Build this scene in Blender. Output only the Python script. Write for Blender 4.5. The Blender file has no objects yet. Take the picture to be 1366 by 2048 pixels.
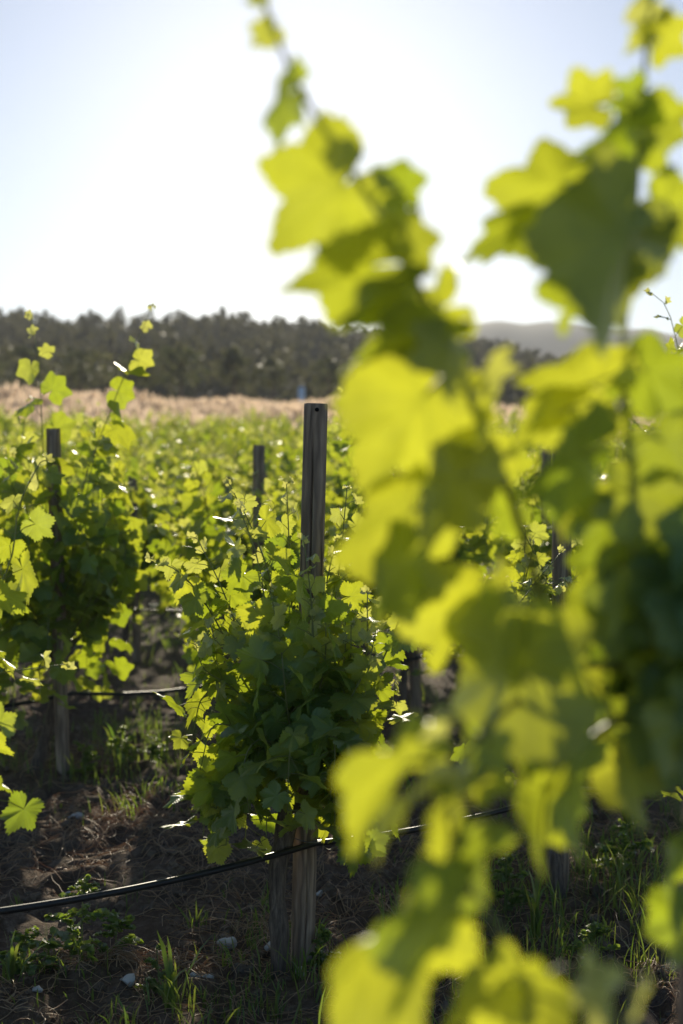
import bpy, math, random
import numpy as np
from mathutils import Vector

# ------------------------------------------------------------------ camera
S = bpy.context.scene
COL = S.collection
R = math.radians
HC = 1.48                      # eye height
FP = 50 / 36 * 2048            # focal length in photo pixels
PITCH = R(-1.39)
cam = bpy.data.objects.new("camera", bpy.data.cameras.new("camera"))
COL.objects.link(cam)
cam.location = (0, 0, HC)
cam.rotation_euler = (R(90) + PITCH, 0, 0)
cam.data.sensor_fit = 'VERTICAL'
cam.data.sensor_height = 36
cam.data.sensor_width = 24
cam.data.lens = 50
cam.data.clip_start = 0.05
cam.data.clip_end = 6000
cam.data.dof.use_dof = True
cam.data.dof.focus_distance = 4.15
cam.data.dof.aperture_fstop = 2.5
cam.data.dof.aperture_blades = 0
S.camera = cam

# ------------------------------------------------------------------ light
SUN_EL, SUN_AZ = R(16.5), R(-1.6)          # azimuth from +Y towards +X
w = bpy.data.worlds.new("World"); S.world = w; w.use_nodes = True
nt = w.node_tree
bg = nt.nodes['Background']
sky = nt.nodes.new('ShaderNodeTexSky'); sky.sky_type = 'NISHITA'
sky.sun_disc = False
sky.sun_elevation = SUN_EL
sky.sun_rotation = SUN_AZ
sky.air_density = 0.82; sky.dust_density = 0.34; sky.ozone_density = 3.0
nt.links.new(sky.outputs[0], bg.inputs[0])
bg.inputs[1].default_value = 0.082
sl = bpy.data.lights.new("sun", 'SUN'); sl.energy = 5.0; sl.angle = R(0.53)
sl.color = (1.0, 0.895, 0.69)
sun = bpy.data.objects.new("sun", sl); COL.objects.link(sun)
sdir = Vector((math.sin(SUN_AZ) * math.cos(SUN_EL), math.cos(SUN_AZ) * math.cos(SUN_EL), math.sin(SUN_EL)))
sun.rotation_euler = sdir.to_track_quat('Z', 'Y').to_euler()
S.view_settings.view_transform = 'Standard'
S.view_settings.look = 'None'
S.view_settings.exposure = 0.4
S.view_settings.gamma = 1.0
S.view_settings.use_curve_mapping = False
S.render.engine = 'CYCLES'
S.cycles.use_denoising = True
S.cycles.max_bounces = 8
S.cycles.diffuse_bounces = 4
S.cycles.glossy_bounces = 2
S.cycles.transmission_bounces = 4
S.cycles.volume_bounces = 0
S.cycles.sample_clamp_indirect = 6

# ------------------------------------------------------------------ helpers
A = np.array
UP = A([0, 0, 1.0])
SUNV = A(sdir[:])
rng0 = np.random.default_rng(7)


def unit(v):
    v = np.asarray(v, float)
    return v / max(np.linalg.norm(v), 1e-9)


def at(px, py, d):
    """point at depth d (metres along the view) that the photo shows near px, py"""
    cx = (px - 683) / FP * d; cy = -(py - 1024) / FP * d
    c, s = math.cos(PITCH), math.sin(PITCH)
    return A([cx, d * c - cy * s, HC + d * s + cy * c])


def vnoise(x, y, seed=0):
    x = np.asarray(x, float); y = np.asarray(y, float)
    ix = np.floor(x); iy = np.floor(y); fx = x - ix; fy = y - iy
    fx = fx * fx * (3 - 2 * fx); fy = fy * fy * (3 - 2 * fy)

    def h(a, b):
        v = np.sin(a * 127.1 + b * 311.7 + seed * 74.7) * 43758.5453
        return v - np.floor(v)
    return (h(ix, iy) * (1 - fx) + h(ix + 1, iy) * fx) * (1 - fy) + (h(ix, iy + 1) * (1 - fx) + h(ix + 1, iy + 1) * fx) * fy


def tz(x, y):
    """large lie of the land"""
    y = np.asarray(y, float)
    s = np.clip(y - 9, 0, 66)
    z = 0.0007 * s * s + 0.024 * s
    z = z + np.clip(y - 75, 0, 25) * 0.01
    return z - .035 * np.clip(np.asarray(x, float), -26, 14) * np.clip((y - 28) / 45, 0, 1)


def gz(x, y):
    """ground height with clods and furrows"""
    x = np.asarray(x, float); y = np.asarray(y, float)
    fade = np.clip((16 - y) / 8, 0, 1)
    m = 0.07 * (vnoise(x * 1.3, y * 1.3, 1) - .5) + 0.06 * (vnoise(x * 4.1, y * 4.1, 2) - .5)
    r = 1 - np.abs(2 * vnoise(x * 9, y * 9, 3) - 1)
    m = m + 0.065 * (r - .5) * (0.3 + vnoise(x * 1.1, y * 1.1, 8)) + 0.036 * (vnoise(x * 21, y * 21, 4) - .5)
    return tz(x, y) + m * fade


class MB:
    def __init__(s):
        s.v = []; s.l = []; s.t = []; s.uv = []; s.c = []; s.m = []; s.n = 0

    def add(s, v, loops, totals, uv=None, col=None, mat=0):
        v = np.asarray(v, float); n = len(v)
        s.v.append(v); s.l.append(np.asarray(loops, np.int64) + s.n); s.t.append(np.asarray(totals, np.int64))
        s.uv.append(np.zeros((n, 2)) if uv is None else uv)
        c = np.zeros((n, 3)) if col is None else np.broadcast_to(np.asarray(col, float), (n, 3))
        s.c.append(c); s.m.append(np.full(len(totals), mat)); s.n += n

    def tube(s, pts, rad, sides=6, col=None, mat=0, cap=True, wob=0, rng=None):
        pts = np.asarray(pts, float); k = len(pts)
        rad = np.broadcast_to(np.asarray(rad, float), (k,))
        tan = np.gradient(pts, axis=0)
        tan /= np.maximum(np.linalg.norm(tan, axis=1, keepdims=True), 1e-9)
        ref = A([1.0, 0, 0]) if abs(tan[0][0]) < .8 else A([0, 1.0, 0])
        vs = []; uvs = []
        ang = np.arange(sides) / sides * 2 * np.pi
        ln = 0
        for i in range(k):
            b = unit(ref - tan[i] * np.dot(ref, tan[i])); ref = b
            c = np.cross(tan[i], b)
            r = rad[i]
            if wob:
                r = r * (1 + wob * (rng.random(sides) - .5))[:, None]
            vs.append(pts[i] + (np.cos(ang)[:, None] * b + np.sin(ang)[:, None] * c) * r)
            if i: ln += np.linalg.norm(pts[i] - pts[i - 1])
            uvs.append(np.stack([ang / 6.283, np.full(sides, ln)], 1))
        i0 = (np.arange(k - 1)[:, None] * sides + np.arange(sides)[None]).ravel()
        i1 = (np.arange(k - 1)[:, None] * sides + (np.arange(sides)[None] + 1) % sides).ravel()
        q = np.stack([i0, i1, i1 + sides, i0 + sides], 1).ravel()
        tot = [4] * ((k - 1) * sides)
        if cap:
            q = np.concatenate([q, np.arange(sides)[::-1], np.arange(sides) + (k - 1) * sides]); tot = tot + [sides, sides]
        s.add(np.concatenate(vs), q, tot, np.concatenate(uvs), col, mat)

    def build(s, name, mats, parent=None, smooth=True):
        me = bpy.data.meshes.new(name)
        if s.n:
            v = np.concatenate(s.v); l = np.concatenate(s.l); t = np.concatenate(s.t)
            me.vertices.add(len(v)); me.vertices.foreach_set('co', v.astype(np.float32).ravel())
            me.loops.add(len(l)); me.loops.foreach_set('vertex_index', l.astype(np.int32))
            me.polygons.add(len(t))
            st = np.concatenate([[0], np.cumsum(t)[:-1]])
            me.polygons.foreach_set('loop_start', st.astype(np.int32))
            me.polygons.foreach_set('material_index', np.concatenate(s.m).astype(np.int32))
            me.polygons.foreach_set('use_smooth', np.full(len(t), smooth))
            ul = me.uv_layers.new(name='UVMap')
            ul.data.foreach_set('uv', np.concatenate(s.uv)[l].astype(np.float32).ravel())
            ca = me.attributes.new('tone', 'FLOAT_COLOR', 'POINT')
            c = np.concatenate(s.c)
            ca.data.foreach_set('color', np.concatenate([c, np.ones((len(c), 1))], 1).astype(np.float32).ravel())
            me.update(calc_edges=True)
        for m in (mats if isinstance(mats, (list, tuple)) else [mats]):
            me.materials.append(m)
        o = bpy.data.objects.new(name, me); COL.objects.link(o)
        if parent: o.parent = parent
        return o


def tag(o, label=None, cat=None, group=None, kind=None):
    if label: o['label'] = label
    if cat: o['category'] = cat
    if group: o['group'] = group
    if kind: o['kind'] = kind
    return o


def empty(name, loc, rz=0):
    o = bpy.data.objects.new(name, None); COL.objects.link(o)
    o.location = loc; o.rotation_euler = (0, 0, rz); o.empty_display_size = .1
    return o


def copy_tree(o, parent=None):
    c = o.copy(); COL.objects.link(c); c.parent = parent
    for ch in list(o.children): copy_tree(ch, c)
    return c


def spline(pts, n=40):
    """Catmull-Rom through pts, n even samples by arc length"""
    p = np.asarray(pts, float)
    p = np.vstack([2 * p[0] - p[1], p, 2 * p[-1] - p[-2]])
    out = []
    for i in range(1, len(p) - 2):
        for t in np.linspace(0, 1, 14, endpoint=False):
            a, b, c, d = p[i - 1], p[i], p[i + 1], p[i + 2]
            out.append(.5 * (2 * b + (c - a) * t + (2 * a - 5 * b + 4 * c - d) * t * t + (3 * b - a - 3 * c + d) * t ** 3))
    out.append(p[-2]); out = A(out)
    L = np.concatenate([[0], np.cumsum(np.linalg.norm(np.diff(out, axis=0), axis=1))])
    q = np.linspace(0, L[-1], n)
    return np.stack([np.interp(q, L, out[:, k]) for k in range(3)], 1), L[-1]


# ------------------------------------------------------------------ materials
def mat(name):
    m = bpy.data.materials.new(name); m.use_nodes = True
    t = m.node_tree
    b = t.nodes['Principled BSDF']
    return m, t, b


class N:
    """tiny node builder"""
    def __init__(s, t): s.t = t

    def new(s, typ, ins=None, **kw):
        n = s.t.nodes.new(typ)
        for k, v in kw.items(): setattr(n, k, v)
        for k, v in (ins or {}).items():
            if hasattr(v, 'is_output'): s.t.links.new(v, n.inputs[k])
            else: n.inputs[k].default_value = v
        return n

    def math(s, op, a, b=0.0, c=None, clamp=False):
        ins = {0: a, 1: b}
        if c is not None: ins[2] = c
        return s.new('ShaderNodeMath', ins, operation=op, use_clamp=clamp).outputs[0]

    def mix(s, f, a, b):
        n = s.t.nodes.new('ShaderNodeMix'); n.data_type = 'RGBA'
        for i, v in ((0, f), (6, a), (7, b)):
            if hasattr(v, 'is_output'): s.t.links.new(v, n.inputs[i])
            else: n.inputs[i].default_value = v if i == 0 or len(v) == 4 else (*v, 1)
        return n.outputs[2]

    def noise(s, vec, scale, detail=3, rough=.55):
        n = s.new('ShaderNodeTexNoise', {'Scale': scale, 'Detail': detail, 'Roughness': rough})
        if vec is not None: s.t.links.new(vec, n.inputs['Vector'])
        return n.outputs['Fac']

    def ramp(s, f, stops):
        n = s.t.nodes.new('ShaderNodeValToRGB'); e = n.color_ramp.elements
        while len(e) < len(stops): e.new(.5)
        for i, (p, c) in enumerate(stops):
            e[i].position = p; e[i].color = (*c, 1) if len(c) == 3 else c
        s.t.links.new(f, n.inputs[0]); return n.outputs[0]


def leaf_material():
    m, t, b = mat("vine_leaf"); q = N(t)
    at_ = q.new('ShaderNodeAttribute', attribute_name='tone')
    sp = q.new('ShaderNodeSeparateColor', {0: at_.outputs['Color']})
    age, rnd = sp.outputs[0], sp.outputs[1]
    uv = q.new('ShaderNodeUVMap', uv_map='UVMap').outputs[0]
    s = q.new('ShaderNodeSeparateXYZ', {0: uv})
    u = q.math('MULTIPLY_ADD', s.outputs[0], 2, -1); v = q.math('MULTIPLY_ADD', s.outputs[1], 2, -1)
    r = q.math('SQRT', q.math('ADD', q.math('MULTIPLY', u, u), q.math('MULTIPLY', v, v)))
    th = q.math('ABSOLUTE', q.math('ARCTAN2', v, u))
    # five main veins every 57 degrees
    d = q.math('SUBTRACT', q.math('MODULO', q.math('ADD', th, .5), 1.0), .5)
    side = q.math('ABSOLUTE', q.math('MULTIPLY', r, q.math('SINE', d)))
    along = q.math('MULTIPLY', r, q.math('COSINE', d))
    vein = q.math('SUBTRACT', 1, q.math('MULTIPLY', side, q.math('ADD', 32, q.math('MULTIPLY', r, 40))), clamp=True)
    st = q.math('SUBTRACT', along, q.math('MULTIPLY', side, .9))
    sec = q.math('ABSOLUTE', q.math('SUBTRACT', q.math('FRACT', q.math('MULTIPLY', st, 6.5)), .5))
    sec = q.math('SUBTRACT', 1, q.math('MULTIPLY', sec, 9), clamp=True)
    veins = q.math('MAXIMUM', vein, q.math('MULTIPLY', sec, .55))
    obj = q.new('ShaderNodeTexCoord').outputs['Object']
    nz = q.noise(obj, 38, 2)
    back = q.new('ShaderNodeNewGeometry').outputs['Backfacing']
    # colour of light that comes through
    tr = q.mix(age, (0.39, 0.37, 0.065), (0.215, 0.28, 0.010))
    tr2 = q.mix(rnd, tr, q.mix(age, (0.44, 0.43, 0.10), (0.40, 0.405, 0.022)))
    tr2 = q.mix(q.math('MULTIPLY', sp.outputs[2], .8), tr2, (0.030, 0.060, 0.004))  # third tone channel dims transmission: thicker mature leaves plus painted-in shade
    tr3 = q.mix(q.math('MULTIPLY', veins, .32), tr2, (0.10, 0.14, 0.01))
    hs = q.new('ShaderNodeHueSaturation', {'Value': q.math('MULTIPLY_ADD', nz, .5, .75), 'Color': tr3})
    # surface colour
    fr = q.mix(age, (0.17, 0.20, 0.115), q.mix(rnd, (0.036, 0.075, 0.016), (0.060, 0.105, 0.026)))
    bk = q.mix(age, (0.24, 0.27, 0.20), (0.080, 0.135, 0.048))
    sc = q.mix(back, fr, bk)
    sc = q.mix(q.math('MULTIPLY', veins, .35), sc, (0.16, 0.20, 0.085))
    t.links.new(sc, b.inputs['Base Color'])
    b.inputs['Roughness'].default_value = .46
    b.inputs['Specular IOR Level'].default_value = .42
    bm = q.new('ShaderNodeBump', {'Strength': .35, 'Distance': .004, 'Height': q.math('MULTIPLY_ADD', veins, -.8, q.math('MULTIPLY', nz, 1.2))})
    t.links.new(bm.outputs[0], b.inputs['Normal'])
    tb = q.new('ShaderNodeBsdfTranslucent', {'Color': hs.outputs[0]})
    ad = q.new('ShaderNodeAddShader', {0: b.outputs[0], 1: tb.outputs[0]})
    t.links.new(ad.outputs[0], t.nodes['Material Output'].inputs['Surface'])
    return m


def blade_material(name, tr, rf, tr2=None, rough=.5):
    m, t, b = mat(name); q = N(t)
    sp = q.new('ShaderNodeSeparateColor', {0: q.new('ShaderNodeAttribute', attribute_name='tone').outputs['Color']})
    c = q.mix(sp.outputs[1], tr, tr2 or tuple(x * .6 for x in tr))
    c2 = q.mix(sp.outputs[1], rf, tuple(x * .6 for x in rf))
    t.links.new(c2, b.inputs['Base Color']); b.inputs['Roughness'].default_value = rough
    tb = q.new('ShaderNodeBsdfTranslucent', {'Color': c})
    ad = q.new('ShaderNodeAddShader', {0: b.outputs[0], 1: tb.outputs[0]})
    t.links.new(ad.outputs[0], t.nodes['Material Output'].inputs['Surface'])
    return m


def stem_material():
    m, t, b = mat("green_stem"); q = N(t)
    sp = q.new('ShaderNodeSeparateColor', {0: q.new('ShaderNodeAttribute', attribute_name='tone').outputs['Color']})
    nz = q.noise(q.new('ShaderNodeTexCoord').outputs['Object'], 60, 3)
    c = q.mix(sp.outputs[0], (0.17, 0.19, 0.065), q.mix(nz, (0.10, 0.085, 0.035), (0.13, 0.15, 0.045)))
    t.links.new(c, b.inputs['Base Color']); b.inputs['Roughness'].default_value = .5
    tb = q.new('ShaderNodeBsdfTranslucent', {'Color': (.10, .11, .02, 1)})
    ad = q.new('ShaderNodeAddShader', {0: b.outputs[0], 1: tb.outputs[0]})
    t.links.new(ad.outputs[0], t.nodes['Material Output'].inputs['Surface'])
    return m


def wood_material():
    m, t, b = mat("weathered_post_wood"); q = N(t)
    oc = q.new('ShaderNodeTexCoord').outputs['Object']
    mp = q.new('ShaderNodeMapping', {'Vector': oc, 'Scale': (1, 1, .055)}).outputs[0]
    g = q.noise(mp, 60, 5, .65)
    mp2 = q.new('ShaderNodeMapping', {'Vector': oc, 'Scale': (1, 1, .22)}).outputs[0]
    big = q.noise(mp2, 16, 3)
    wv = q.new('ShaderNodeTexWave', {'Vector': mp2, 'Scale': 14.0, 'Distortion': 9.0, 'Detail': 2.0, 'Detail Scale': 1.4}, bands_direction='X').outputs['Fac']
    c = q.ramp(g, [(.28, (.15, .098, .063)), (.5, (.42, .30, .205)), (.72, (.68, .52, .375))])
    c = q.mix(q.math('MULTIPLY', wv, .75), c, (.13, .088, .06))
    c = q.mix(q.math('MULTIPLY_ADD', big, 1.6, -.55, clamp=True), c, (.20, .145, .105))
    t.links.new(c, b.inputs['Base Color']); b.inputs['Roughness'].default_value = .8
    bm = q.new('ShaderNodeBump', {'Strength': .55, 'Distance': .006, 'Height': q.math('ADD', g, q.math('MULTIPLY', wv, .35))})
    t.links.new(bm.outputs[0], b.inputs['Normal'])
    return m


def bark_material():
    m, t, b = mat("vine_bark"); q = N(t)
    oc = q.new('ShaderNodeTexCoord').outputs['Object']
    mp = q.new('ShaderNodeMapping', {'Vector': oc, 'Scale': (1, 1, .12)}).outputs[0]
    g = q.noise(mp, 90, 5, .7)
    c = q.ramp(g, [(.3, (.05, .036, .028)), (.55, (.19, .14, .105)), (.75, (.36, .29, .23))])
    t.links.new(c, b.inputs['Base Color']); b.inputs['Roughness'].default_value = .85
    bm = q.new('ShaderNodeBump', {'Strength': 1.0, 'Distance': .012, 'Height': g})
    t.links.new(bm.outputs[0], b.inputs['Normal'])
    return m


def soil_material():
    m, t, b = mat("vineyard_soil"); q = N(t)
    oc = q.new('ShaderNodeTexCoord').outputs['Object']
    n1 = q.noise(oc, 2.2, 4); n2 = q.noise(oc, 26, 6, .7); n3 = q.noise(oc, 140, 3, .6)
    c = q.ramp(n2, [(.3, (.07, .046, .03)), (.52, (.165, .117, .08)), (.74, (.31, .24, .175))])
    c = q.mix(q.math('MULTIPLY_ADD', n1, 2.2, -.9, clamp=True), c, (.105, .062, .040))
    sy = q.new('ShaderNodeSeparateXYZ', {0: oc})
    far = q.math('MULTIPLY_ADD', sy.outputs[1], 1 / 12, -.75, clamp=True)
    gr = q.ramp(q.noise(oc, 1.1, 5, .7), [(.35, (.10, .075, .045)), (.6, (.055, .075, .022))])
    c = q.mix(q.math('MULTIPLY', far, .75), c, gr)
    field = q.math('MULTIPLY_ADD', sy.outputs[1], 1 / 6, -8, clamp=True)
    c = q.mix(field, c, q.ramp(q.noise(oc, .5, 5, .7), [(.35, (.26, .19, .125)), (.65, (.34, .26, .18))]))
    t.links.new(c, b.inputs['Base Color']); b.inputs['Roughness'].default_value = .95
    b.inputs['Specular IOR Level'].default_value = .15
    bm = q.new('ShaderNodeBump', {'Strength': .9, 'Distance': .02, 'Height': q.math('ADD', n2, q.math('MULTIPLY', n3, .45))})
    t.links.new(bm.outputs[0], b.inputs['Normal'])
    return m


def simple(name, c1, c2, scale, rough=.8, bump=.4, dist=.01, spec=.3):
    m, t, b = mat(name); q = N(t)
    oc = q.new('ShaderNodeTexCoord').outputs['Object']
    n = q.noise(oc, scale, 4, .6)
    t.links.new(q.mix(n, c1, c2), b.inputs['Base Color'])
    b.inputs['Roughness'].default_value = rough; b.inputs['Specular IOR Level'].default_value = spec
    bm = q.new('ShaderNodeBump', {'Strength': bump, 'Distance': dist, 'Height': n})
    t.links.new(bm.outputs[0], b.inputs['Normal'])
    return m


M_LEAF = leaf_material(); M_STEM = stem_material(); M_WOOD = wood_material(); M_BARK = bark_material()
M_SOIL = soil_material()
M_HOSE = simple("black_hose_plastic", (.012, .012, .013), (.03, .028, .027), 30, .38, .1, .002, .5)
M_STONE = simple("pale_limestone", (.40, .38, .35), (.66, .64, .60), 30, .9, .7, .006, .2)
M_CLOD = simple("dry_clod", (.09, .062, .042), (.27, .205, .15), 40, .95, .9, .012, .1)
M_GRASS = blade_material("green_grass", (.10, .165, .012), (.04, .07, .018), (.17, .19, .03))
M_STRAW = blade_material("straw", (.20, .13, .07), (.36, .26, .16), (.24, .13, .055), .6)
M_DRY = blade_material("dry_field_grass", (.40, .30, .20), (.32, .25, .17), (.58, .46, .35), .7)
M_WEED = blade_material("weed_leaf", (.17, .25, .02), (.045, .08, .022), (.24, .28, .04))
M_TREE = blade_material("forest_needles", (.028, .028, .010), (.032, .038, .018), (.066, .062, .024), .7)
M_SHRUB = blade_material("shrub_leaves", (.045, .052, .018), (.045, .055, .022), (.07, .07, .03), .6)
M_HOLE = simple("dark_hole", (.008, .006, .005), (.015, .012, .01), 50, .9, .1)
M_HILL = simple("hill_soil", (.05, .05, .025), (.10, .085, .05), .06, .95, .2, .1, .1)
M_FARHILL = simple("far_hill_scrub", (.045, .055, .04), (.10, .10, .07), .02, .95, .3, 1.0, .1)
M_BLUE = simple("faded_blue_plastic", (.48, .62, .74), (.58, .70, .80), 8, .5, .1)
M_WIRE = simple("galvanised_wire", (.10, .10, .10), (.22, .22, .21), 40, .5, .1)


# ------------------------------------------------------------------ ground, hills
def grid_mesh(name, X, Y, Z, m):
    r, c = X.shape; mb = MB()
    i = (np.arange(r - 1)[:, None] * c + np.arange(c - 1)[None]).ravel()
    q = np.stack([i, i + 1, i + c + 1, i + c], 1).ravel()
    mb.add(np.stack([X.ravel(), Y.ravel(), Z.ravel()], 1), q, [4] * len(i))
    return mb.build(name, m)


ys = np.concatenate([np.linspace(-8, 2.0, 21)[:-1], np.linspace(2.0, 9.5, 330)[:-1], np.geomspace(9.5, 1650, 150)])
half = np.where(ys < 9.5, 5.0, 5.0 + (ys - 9.5) * .55)
uu = np.linspace(-1, 1, 281)
uu = np.sign(uu) * (0.45 * np.abs(uu) + .55 * np.abs(uu) ** 2.2)
GX = half[:, None] * uu[None]; GY = np.repeat(ys[:, None], len(uu), 1)
GZ = gz(GX, GY)
# behind the field the land falls gently so that the hills stand behind it
GZ = GZ - np.clip(GY - 130, 0, 400) * .01
tag(grid_mesh("ground", GX, GY, GZ, M_SOIL), kind='structure')


def ridge_h(a):
    """ridge height (m) above eye of the wooded hill, at 300 m, by bearing a in degrees"""
    xs = [-40, -25, -14, -9, -5, -1, 2, 4.4, 6.5, 8, 9.5, 11.5, 13.5, 18, 40]
    hs = [20, 27, 28.8, 27.8, 28.6, 27.4, 25.8, 24.4, 22.4, 20, 19, 17.5, 17, 16, 14]
    return np.interp(a, xs, hs)


def hill_z(a, d):
    base = 4.2 - .035 * np.clip(d * np.sin(np.radians(a)), -26, 14)
    top = ridge_h(a) + HC
    t = np.clip((d - 100) / 200, 0, 1)
    t = t ** 1.15 * (1 - .0) if np.isscalar(t) else t ** 1.15
    z = base - .6 + (top - base) * t
    z = z - np.clip(d - 310, 0, 400) * .06
    return z + 1.8 * (vnoise(a * .9, d * .03, 5) - .5) * np.clip((d - 110) / 60, 0, 1)


aa = np.radians(np.linspace(-38, 38, 130)); dd = np.concatenate([np.linspace(96, 320, 60), np.linspace(330, 620, 10)])
AA, DD = np.meshgrid(aa, dd)
tag(grid_mesh("hillside", DD * np.sin(AA), DD * np.cos(AA), hill_z(np.degrees(AA), DD), M_HILL), kind='structure')

# far bluish hill
aa = np.radians(np.linspace(-20, 36, 120)); dd = np.linspace(900, 1560, 24)
AA, DD = np.meshgrid(aa, dd)
prof = np.interp(np.degrees(AA), [-20, 0, 3, 6, 9, 12, 13.5, 16, 22, 36], [60, 118, 144, 151, 148, 141, 136, 129, 110, 65])
ZZ = -2 + prof * np.sin(np.clip((DD - 900) / 500, 0, 1) * np.pi / 2) - np.clip(DD - 1400, 0, 400) * .12
ZZ = ZZ + 5 * (vnoise(np.degrees(AA) * 1.1, DD * .006, 9) - .5)
tag(grid_mesh("distant_hill", DD * np.sin(AA), DD * np.cos(AA), ZZ, M_FARHILL), kind='structure')


# ------------------------------------------------------------------ forest
def crown_quads(mb, c, h, rad, n, size, rng, conical=0.5, tone=None):
    """n leaf clumps through the volume of one crown standing on c"""
    z = rng.random(n) ** .9
    prof = (1 - conical) * np.sqrt(np.clip(1 - (2 * z - .85) ** 2 * .9, .02, 1)) + conical * (1.02 - z)
    ang = rng.random(n) * 6.283
    lob = 1 + .35 * np.sin(ang * 3 + rng.random() * 6) * np.sin(z * 7 + rng.random() * 6)
    rr = rad * prof * lob * np.sqrt(rng.random(n)) ** .6
    p = np.stack([c[0] + rr * np.cos(ang), c[1] + rr * np.sin(ang), c[2] + h * (.12 + .88 * z)], 1)
    a = rng.normal(size=(n, 3)); a /= np.linalg.norm(a, axis=1, keepdims=True)
    b = rng.normal(size=(n, 3)); b -= a * (a * b).sum(1, keepdims=True); b /= np.linalg.norm(b, axis=1, keepdims=True)
    s = size * (.5 + rng.random((n, 1)))
    v = np.stack([p - a * s, p + b * s * .55, p + a * s, p - b * s * .55], 1).reshape(-1, 3)
    tn = rng.random() if tone is None else tone
    col = np.zeros((n * 4, 3)); col[:, 1] = np.repeat(np.clip(tn + .3 * (rng.random(n) - .5), 0, 1), 4)
    mb.add(v, np.arange(n * 4), [4] * n, None, col)


rng = np.random.default_rng(11)
mb = MB()
for k in range(3400):
    d = 104 + 215 * math.sqrt(rng.random()); a = rng.uniform(-24, 24)
    x, y = d * math.sin(R(a)), d * math.cos(R(a)); z = float(hill_z(a, d))
    pine = rng.random() < .4
    h = rng.uniform(3.4, 5.8) * (1.25 if pine else .8) * (.75 + .25 * min(1, (d - 100) / 120))
    crown_quads(mb, (x, y, z), h, h * (.34 if pine else .52), 75, .06 * h + .15, rng, .4 if pine else .1)
tag(mb.build("forest", M_TREE, smooth=False), kind='stuff')


def tree(name, px, py_base, d, h, rad, conical, label, group, n=420, seed=0, m=None):
    rng = np.random.default_rng(seed)
    p = at(px, py_base, d)
    root = empty(name, p); tag(root, label, 'shrub' if name == 'shrub' else 'tree', group)
    tr = MB()
    tr.tube([(0, 0, -.6), (.02 * h, 0, h * .3), (0, .02 * h, h * .62)], [.035 * h, .028 * h, .012 * h], 7)
    for j in range(5):
        an = rng.random() * 6.28; z0 = h * rng.uniform(.2, .5)
        tr.tube([(0, 0, z0), (rad * .4 * math.cos(an), rad * .4 * math.sin(an), z0 + .12 * h), (rad * .75 * math.cos(an), rad * .75 * math.sin(an), z0 + .25 * h)], [.014 * h, .01 * h, .004 * h], 5)
    tr.build('trunk', M_BARK, root)
    cr = MB()
    for j in range(4):
        o = rng.normal(size=3) * rad * .28; o[2] = 0
        crown_quads(cr, o, h * rng.uniform(.8, 1), rad * .78, n // 4, .05 * h + .06, rng, conical)
    cr.build('crown', m or M_SHRUB, root, smooth=False)
    return root


GT = "trees and shrubs standing out from the wood"
for i, (px, pyb, d, h, r, con, lab) in enumerate([
    (362, 778, 97, 3.0, 1.7, .1, "rounded olive shrub alone at the wood's foot, widest above the dry grass"),
    (262, 780, 97, 2.6, 1.5, .1, "low dark shrub left of the widest rounded shrub at the wood's foot"),
    (468, 780, 99, 3.3, 1.5, .25, "taller pointed bush between the rounded shrub and the sharp post top"),
    (545, 782, 99, 2.4, 1.6, .1, "low olive bush left of the pale blue marker post"),
    (160, 778, 98, 3.0, 1.9, .1, "dark bush behind the tall leaning vine shoot at left"),
    (60, 776, 98, 3.2, 2.0, .1, "dark bush at the far left foot of the wood"),
    (660, 786, 100, 2.6, 1.8, .1, "dark bush right of the pale blue marker post"),
]):
    tree('shrub', px, pyb, d, h, r, con, lab, GT, 420, 50 + i)
for i, (px, pyb, d, h, r, con, lab) in enumerate([
    (450, 668, 300, 6.2, 1.7, .75, "pointed pine rising above the ridge right of the leaning vine shoot"),
    (238, 668, 300, 6.0, 1.5, .85, "slim pine poking above the ridge left of the leaning shoot's tip"),
    (184, 668, 300, 5.6, 2.2, .4, "rounded tree on the ridge between two tall vine shoots"),
    (36, 668, 300, 5.8, 2.0, .5, "tree rising on the ridge at the photo's left edge"),
    (360, 670, 300, 5.5, 2.4, .4, "broad tree on the ridge between the slim pine and the pointed pine"),
]):
    tree('pine_tree' if con > .7 else 'tree', px, pyb, d, h, r, con, lab, GT, 300, 80 + i, M_TREE)

# pale blue marker post at the edge of the dry field
p = at(603, 800, 80)
root = tag(empty('marker_post', p), "pale blue marker post standing at the edge of the dry grass", 'marker post')
mb = MB(); mb.tube([(0, 0, -1.0), (0, 0, .72)], [.19, .19], 14); mb.build('post_tube', M_BLUE, root)
mb = MB(); mb.tube([(0, 0, .72), (0, 0, .76), (0, 0, .86), (0, 0, .90)], [.205, .205, .15, .05], 14); mb.build('cap', M_WIRE, root)

# ------------------------------------------------------------------ dry field grass
rng = np.random.default_rng(5)
n = 26000
y = 54 + 26 * rng.random(n) ** .8
x = (rng.random(n) - .5) * 2 * (.34 * y + 3)
keep = vnoise(x * .25, y * .25, 21) + .45 * rng.random(n) > .42
x, y = x[keep], y[keep]; n = len(x)
z = tz(x, y)
h = (.55 + .55 * rng.random(n)) * (.55 + .95 * vnoise(x * .35, y * .35, 22))
wd = .016 + .018 * rng.random(n)
an = rng.random(n) * 6.283; ln = .25 * h * rng.random(n)
bx = np.cos(an); by = np.sin(an)
ya = rng.random(n) * 3.14159
wx, wy = np.cos(ya) * wd, np.sin(ya) * wd
P = []
for f, wf in ((0, .35), (.55, .3), (.72, 2.4), (.9, 2.0), (1.0, .3)):
    cx = x + bx * ln * f * f; cy = y + by * ln * f * f; cz = z + h * f * (1 - .12 * f)
    P.append(np.stack([cx - wx * wf, cy - wy * wf, cz], 1)); P.append(np.stack([cx + wx * wf, cy + wy * wf, cz], 1))
V = np.stack(P, 1).reshape(-1, 3)
b0 = np.arange(n)[:, None] * 10
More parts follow.
